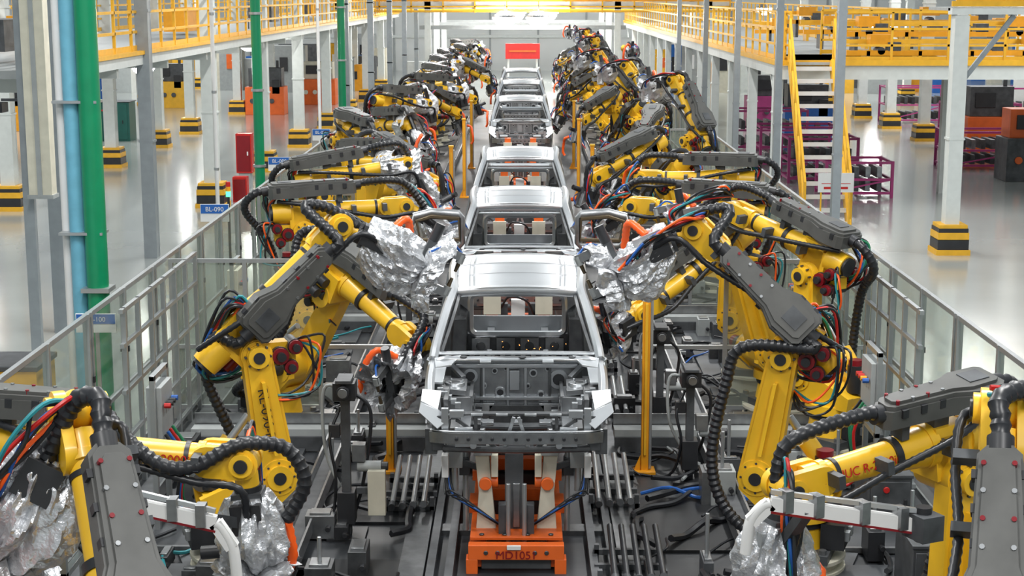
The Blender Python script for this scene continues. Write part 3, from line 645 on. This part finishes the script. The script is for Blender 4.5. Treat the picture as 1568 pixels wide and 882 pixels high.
# ---------------------------------------------------------------- columns
def hcol(name,x,y,w,h,m,base=True):
    b=B()
    for q in(-1,1): b.box((0,q*w/2,h/2),(w,.03,h),m)
    b.box((0,0,h/2),(.03,w,h),m)
    for q in(-1,1): b.box((q*w*.28,0,h/2),(w*.4,w*.9,h),m)
    z=2.2
    while z<h: b.box((0,0,z),(w*1.15,w*1.15,.04),m); z+=2.4
    if base:
        s=w+.32
        b.box((0,0,.05),(s*1.1,s*1.1,.1),'rail_yellow'); b.box((0,0,.2),(s,s,.2),'black_plastic'); b.box((0,0,.36),(s,s,.14),'rail_yellow'); b.box((0,0,.47),(s*.95,s*.95,.08),'black_plastic'); b.box((0,0,.54),(s*.9,s*.9,.07),'rail_yellow')
    b.obj(name,0,(x,y,0))
hcol('steel_column',-6.75,22.9,.24,9,'column_grey',False); hcol('steel_column',-7.0,29.6,.24,9,'column_grey',False)
for y in(36.9,44.5,51.6,59,66.5,74,82): hcol('steel_column',-7.25,y,.32,9,'column_white')
for y in(36.3,45.5,51.5,56.5,66,75,84): hcol('steel_column',-11.8,y,.32,9,'column_white')
for y in(36,48,60,72,84): hcol('steel_column',-17,y,.34,9,'column_white')
hcol('steel_column',8.2,30.2,.27,4.5,'column_white')
for y in(54,59,64,70,78): hcol('steel_column',13.6,y,.34,9,'column_white')
for y in(58,66,75): hcol('steel_column',18,y,.34,9,'column_white')
for i in range(13): hcol('mezzanine_column',5.9,37.0+i*4,.22,3.3,'column_white',False)
for y in(27,33.5,40,47,55): hcol('steel_column',5.35,y,.14,9,'column_grey',False)
for y in(48,56,64,72,80): hcol('steel_column',-5.3,y,.2,9,'column_grey',False)
b=B(); b.cyl((-4.9,18.0,0),(-4.9,18.0,9),.125,'green_pipe',n=24); b.cyl((-5.12,18.05,0),(-5.12,18.05,9),.09,'blue_pipe',n=20); b.cyl((-5.26,18.1,0),(-5.26,18.1,9),.05,'white',n=16)
for z in(2.2,3.7,6): b.box((-5.05,18.05,z),(.5,.30,.03),'aluminium')
b.box((-4.9,18.0,1.55),(.32,.32,.05),'aluminium'); b.obj('utility_pipes')
for x,y,r in((-5.25,31.6,.10),(-5.2,46,.11),(-6.0,31,.04),(-5.1,40,.04)):
    b=B(); b.cyl((0,0,0),(0,0,9),r,'green_pipe' if r>.08 else 'white',n=20)
    for z in(1.5,3,4.5,6): b.cyl((0,0,z),(0,0,z+.05),r*1.3,'aluminium')
    b.obj('water_pipe',0,(x,y,0))
b=B(); b.box((-6.27,20.6,5.75),(.30,.22,6.9),'cream'); b.box((-6.27,20.48,5.75),(.06,.03,6.9),'light_grey'); b.box((-6.27,20.6,2.3),(.34,.26,.05),'light_grey'); b.box((-6.50,20.75,4.5),(.14,.1,9),'column_grey'); b.obj('cable_riser_column')
b=B(); b.box((0,0,0),(.16,.28,.14),'black_plastic'); b.cyl((0,-.14,0),(0,-.2,0),.06,'black_plastic'); b.box((.35,.1,.1),(.7,.04,.04),'machine_grey'); b.obj('surveillance_camera',0,(-7.5,22.8,3.3))
# ---------------------------------------------------------------- mezzanines
def railing(b,p0,p1,h=1.1,step=1.2,m='rail_yellow',w=.05):
    p0=V(p0);p1=V(p1);L=(p1-p0).length;n=max(1,int(L/step))
    for i in range(n+1): p=p0.lerp(p1,i/n); b.box(p+Z*h/2,(w,w,h),m)
    for z in(h,h*.66,h*.33): b.beam(p0+Z*z,p1+Z*z,w,w,m)
    b.beam(p0+Z*.07,p1+Z*.07,.02,.10,m)
b=B()
b.box((8.0,64,3.35),(4.3,56,.1),'light_grey'); b.beam((5.85,36,3.2),(5.85,92,3.2),.15,.28,'column_white'); b.beam((5.78,36,3.36),(5.78,92,3.36),.06,.12,'rail_yellow')
b.box((15.9,38.2,3.35),(20,4.5,.1),'light_grey'); b.beam((5.8,35.95,3.16),(26,35.95,3.16),.15,.30,'column_white'); b.beam((5.8,35.85,3.38),(26,35.85,3.38),.06,.12,'rail_yellow')
railing(b,(5.85,36,3.4),(5.85,92,3.4)); railing(b,(7.0,36,3.4),(26,36,3.4)); railing(b,(7.5,40.4,3.4),(26,40.4,3.4)); railing(b,(10.1,42,3.4),(10.1,92,3.4))
for i in range(14): b.beam((5.85,37+i*4,2.5),(5.85,37.7+i*4,3.1),.06,.08,'column_white')
for i in range(6): b.beam((8+i*3,36.2,3.1),(8+i*3,40,3.1),.1,.2,'column_white')
for x in(10.5,14.8,19.5,24): b.box((x,39.6,1.65),(.22,.22,3.3),'column_white')
b.obj('mezzanine_platform')
b=B()
for yy,zz in((37.2,3.55),(38.6,3.95),(43,3.9),(47,4.1),(52,3.7)):
    b.box((16,yy,zz),(17,.1,.12),'orange_pole'); b.box((16,yy+.5,zz+.25),(17,.08,.1),'rail_yellow')
    for i in range(14):
        x=8+i*1.2; b.box((x,yy+.25,zz-.2),(.08,.6,.5),'rail_yellow' if i%2 else 'machine_grey')
        if i%3==0: b.box((x+.3,yy+.2,zz+.3),(.5,.4,.25),'orange_pole'); b.cyl((x+.3,yy-.05,zz+.05),(x+.3,yy+.45,zz+.05),.09,'machine_grey',n=10)
        if i%2==0: b.box((x+.6,yy+.1,zz+.15),(.3,.3,.2),'machine_grey')
b.obj('overhead_conveyor')
b=B()
b.box((10.3,30.2,4.58),(4.6,.28,.12),'column_white'); b.box((10.3,30.1,4.72),(4.6,.06,.10),'rail_yellow'); b.box((10.3,31.0,4.62),(4.6,1.6,.06),'light_grey')
b.beam((8.3,30.2,3.3),(9.2,30.2,4.5),.07,.09,'column_grey'); railing(b,(8.1,30.1,4.7),(12.6,30.1,4.7),1.1,.8)
b.box((12.3,31.2,2.25),(.22,.22,4.5),'column_white'); b.obj('elevated_walkway')
b=B()
b.box((-9.6,57,3.75),(4.9,68,.12),'light_grey'); b.beam((-7.05,23,3.72),(-7.05,91,3.72),.12,.20,'column_white'); b.beam((-7.0,23,3.84),(-7.0,91,3.84),.10,.07,'rail_yellow'); b.box((-12,57,3.72),(.12,68,.2),'column_white')
railing(b,(-7.1,23,3.85),(-7.1,91,3.85)); railing(b,(-11.9,23,3.85),(-11.9,91,3.85))
for i in range(17): b.box((-9.5,24+i*4,3.55),(4.8,.14,.22),'column_white')
for i in range(12): b.box((-8.4-(i%3)*.9,26+i*4.5,4.25),(.5,1.6,.5),'orange_pole' if i%2 else 'machine_grey')
b.box((-17,42,3.75),(9,.3,.25),'orange_pole'); railing(b,(-21,42,3.85),(-12,42,3.85))
b.obj('mezzanine_platform')
b=B()
yt,yb=35.7,33.2; zt,xw=3.4,.46; xc=6.42; N=13
for s in(-1,1):
    b.beam((xc+s*xw,yt,zt),(xc+s*xw+.0,yb,.05),.07,.26,'rail_yellow')
    for hh in(.5,.95): b.beam((xc+s*(xw+.03),yt,zt+hh),(xc+s*(xw+.03),yb,.05+hh),.05,.05,'rail_yellow')
    for i in range(6):
        t=i/5; p=V((xc+s*(xw+.03),yt+(yb-yt)*t,zt+(.05-zt)*t)); b.box(p+Z*.48,(.05,.05,.96),'rail_yellow')
for i in range(N):
    t=(i+.5)/N; b.box((xc,yt+(yb-yt)*t,zt*(1-t)),(xw*2,.22,.05),'white'); b.box((xc,yt+(yb-yt)*t-.11,zt*(1-t)+.0),(xw*2,.02,.09),'white')
railing(b,(5.95,35.75,3.4),(5.95,36.4,3.4)); b.box((xc,36.0,3.37),(.95,.5,.06),'light_grey')
b.obj('steel_staircase')
b=B(); b.box((0,0,0),(.74,.02,.40),'white'); b.box((0,-.012,-.02),(.6,.004,.014),'red'); b.box((0,-.012,-.11),(.5,.004,.05),'red')
for q in(-.3,.3): b.box((q,.02,-.55),(.03,.03,.9),'rail_yellow')
b.cyl((0,-.011,.09),(0,-.014,.09),.085,'red',n=20); b.cyl((0,-.0142,.09),(0,-.016,.09),.06,'white',n=20); b.beam((-.05,-.017,.14),(.05,-.017,.04),.004,.016,'red'); b.obj('no_entry_sign',0,(6.5,32.8,1.05))
# ---------------------------------------------------------------- racks / machines
def rack(x,y,w,d,h,m='magenta',load=True,rz=0):
    b=B()
    for i in(-1,1):
        for j in(-1,1): b.box((i*w/2,j*d/2,h/2),(.07,.07,h),m)
    for z in(.12,h*.5,h-.04):
        for j in(-1,1): b.box((0,j*d/2,z),(w,.05,.06),m)
        for i in(-1,1): b.box((i*w/2,0,z),(.05,d,.06),m)
        if load and z<h-.1:
            for k in range(int(w/.28)): b.box((-w/2+.2+k*.28,0,z+.16),(.12,d*.8,.26),random.choice(['steel_dark','steel_mid','machine_grey','black_plastic']))
    b.beam((-w/2,-d/2,.12),(w/2,-d/2,h*.5),.03,.04,m)
    b.obj('parts_rack',0,(x,y,0),rz)
for x,y,w,h in((7.9,46,2.2,1.2),(7.9,42.3,1.8,1.2),(8.2,39.2,1.6,.9),(7.9,51,2.2,1.3),(17.6,58,2.6,1.6),(15.2,62,2.4,1.4),(13.2,45.5,2.4,1.1),(14.6,51,2.2,1.5)): rack(x,y,w,1.3,h)
def machine(x,y,m1,m2,w=1.6,h=1.9):
    b=B(); b.box((0,0,h*.3),(w,1.1,h*.6),m1); b.box((0,.1,h*.8),(w*.85,.8,h*.4),m2); b.box((w*.3,-.5,h*.6),(w*.2,.1,h*.3),'black_plastic'); b.box((-.2,-.32,h*.82),(w*.4,.05,h*.2),'black_plastic')
    for i in range(3): b.cyl((-.5+i*.4,-.56,h*.3),(-.5+i*.4,-.62,h*.3),.1,m2,n=14)
    b.cyl((w*.3,0,h),(w*.3,0,h+.3),.06,'machine_grey'); b.obj('welding_machine',.01,(x,y,0))
machine(13.6,42.5,'machine_grey','orange'); machine(13.9,47.6,'orange','machine_grey',1.5,2.2); machine(18,52,'machine_grey','orange',1.6,2.4); machine(9.6,54,'blue','machine_grey'); machine(9.2,60,'magenta','machine_grey')
machine(-10.6,66,'orange','machine_grey'); machine(-14.5,50,'light_grey','machine_grey',1.4,2.0); machine(-19,58,'orange_pole','cream',2.2,2.0); machine(-9.2,72,'orange','cream'); machine(-15.5,70,'rail_yellow','machine_grey'); machine(-20.5,75,'blue','cream',2.5,2.4)
cabinet(-14.0,54,1.5,.9,1.3,'dark_green','tool_cabinet')
b=B(); b.box((0,0,.9),(.4,.35,1.0),'red'); b.box((0,-.18,.9),(.34,.02,.9),'red_motor'); b.box((.1,-.2,.9),(.03,.02,.1),'white'); b.box((0,0,.2),(.3,.3,.4),'light_grey'); b.obj('fire_hose_cabinet',0,(-7.1,40.5,0))
b=B(); b.box((0,0,.3),(.34,.3,.6),'red'); b.box((0,-.16,.3),(.28,.02,.5),'red_motor'); b.obj('fire_extinguisher_box',0,(-6.75,37.8,0))
cabinet(5.2,35.6,.8,.6,.55,'blue','parts_crate')
for k,yy in enumerate((78,86,94)):
    b=B()
    for x in(-9,-4.6,4.6,9): b.box((x,yy,2.6),(.3,.3,5.2),'column_white')
    b.box((0,yy,4.35),(20,.3,.35),'column_white'); b.box((0,yy-.2,4.62),(20,.08,.16),'rail_yellow' if k else 'orange_pole')
    railing(b,(-10,yy-.2,4.0),(10,yy-.2,4.0),.9,1.5,'rail_yellow',.07); b.box((0,yy,3.3),(10,.2,.2),'light_grey')
    b.obj('gantry_frame')
b=B(); b.box((0,84,1.95),(1.8,.1,.8),'red'); b.box((0,83.93,1.95),(1.4,.02,.08),'orange')
for q in(-.75,.75): b.box((q,84.1,1.15),(.1,.1,2.3),'column_white')
b.obj('red_banner')
def lamp(x,y,z,r=.35,p=0):
    b=B(); b.cyl((0,0,0),(0,0,-.08),r,'lamp_glow',n=20); b.ball((0,0,-.08),r*.9,'lamp_glow',(1,1,.7)); b.cyl((0,0,0),(0,0,.25),r*1.05,'machine_grey',r*.4,n=20); b.cyl((0,0,.25),(0,0,.7),.02,'machine_grey',n=6); b.obj('high_bay_lamp',0,(x,y,z))
for x,y,z,r in((-.85,77,3.8,.6),(.75,77,3.8,.6),(-.6,90,3.9,.8),(1.2,90,3.9,.8),(-12.6,60,3.45,.4),(-8.9,37.5,3.3,.3),(-8.7,51,3.4,.35),(16.5,75,3.6,.4),(-14,40,3.3,.35),(12,80,4.2,.4)): lamp(x,y,z,r)
b=B()
random.seed(3)
for i in range(60):
    x=random.uniform(-28,28)
    if abs(x)<5: x+=8*(1 if x>0 else -1)
    y=random.uniform(80,98); h=random.uniform(.8,2.6); b.box((x,y,h/2),(random.uniform(.5,2.2),1,h),random.choice(['light_grey','cream','orange_pole','machine_grey','column_white','blue','rail_yellow']))
    b.box((x,y-.52,h*.6),(.4,.04,h*.3),random.choice(['white','black_plastic','orange']))
b.obj('distant_machinery')
# ---------------------------------------------------------------- shell
b=B(); b.box((0,44,-.1),(64,124,.2),'floor_outer'); b.obj('floor')
b=B(); b.box((0,36,.004),(8.4,64,.012),'floor_cell'); b.obj('cell_floor_plate')
b=B()
b.box((0,104,5),(64,.3,10),'wall_paint')
for i in range(20): b.box((-30+i*3.1,103.8,5),(.12,.1,10),'light_grey')
for z in(2.2,4.0,6): b.box((0,103.78,z),(62,.1,.18),'column_white')
b.obj('wall_back')
for s,nm in((-1,'wall_left'),(1,'wall_right')):
    b=B(); b.box((s*31,44,5),(.3,120,10),'wall_paint')
    for i in range(30): b.box((s*30.8,-10+i*4,5),(.12,.12,10),'light_grey')
    b.obj(nm)
# ---------------------------------------------------------------- light
w=bpy.data.worlds.new('World'); scn.world=w; w.use_nodes=True
bg=w.node_tree.nodes['Background']; bg.inputs[0].default_value=(.86,.95,1,1); bg.inputs[1].default_value=.50
def area(x,y,z,sx,sy,p,c=(1,.99,.97)):
    l=bpy.data.lights.new('ceiling_light','AREA'); l.shape='RECTANGLE'; l.size=sx; l.size_y=sy; l.energy=p; l.color=c
    o_=bpy.data.objects.new('ceiling_light',l); scn.collection.objects.link(o_); o_.location=(x,y,z)
for y in(2,12,22,34,48,64,82):
    for x in(-3.6,3.6): area(x,y,9.5,.5,4,620 if y<60 else (800 if y<80 else 1500))
for y in(30,55,80):
    for x in(-16,16): area(x,y,9.5,3,8,1450)
# ---------------------------------------------------------------- camera
cam=bpy.data.cameras.new('camera'); co=bpy.data.objects.new('camera',cam); scn.collection.objects.link(co); scn.camera=co
cam.lens=55.8; cam.sensor_width=36; co.location=(0,0,4.9); co.rotation_euler=(R(90-10.5),0,R(.38)); cam.clip_end=300
scn.view_settings.view_transform='Standard'
scn.view_settings.look='None'
scn.view_settings.exposure=-.05
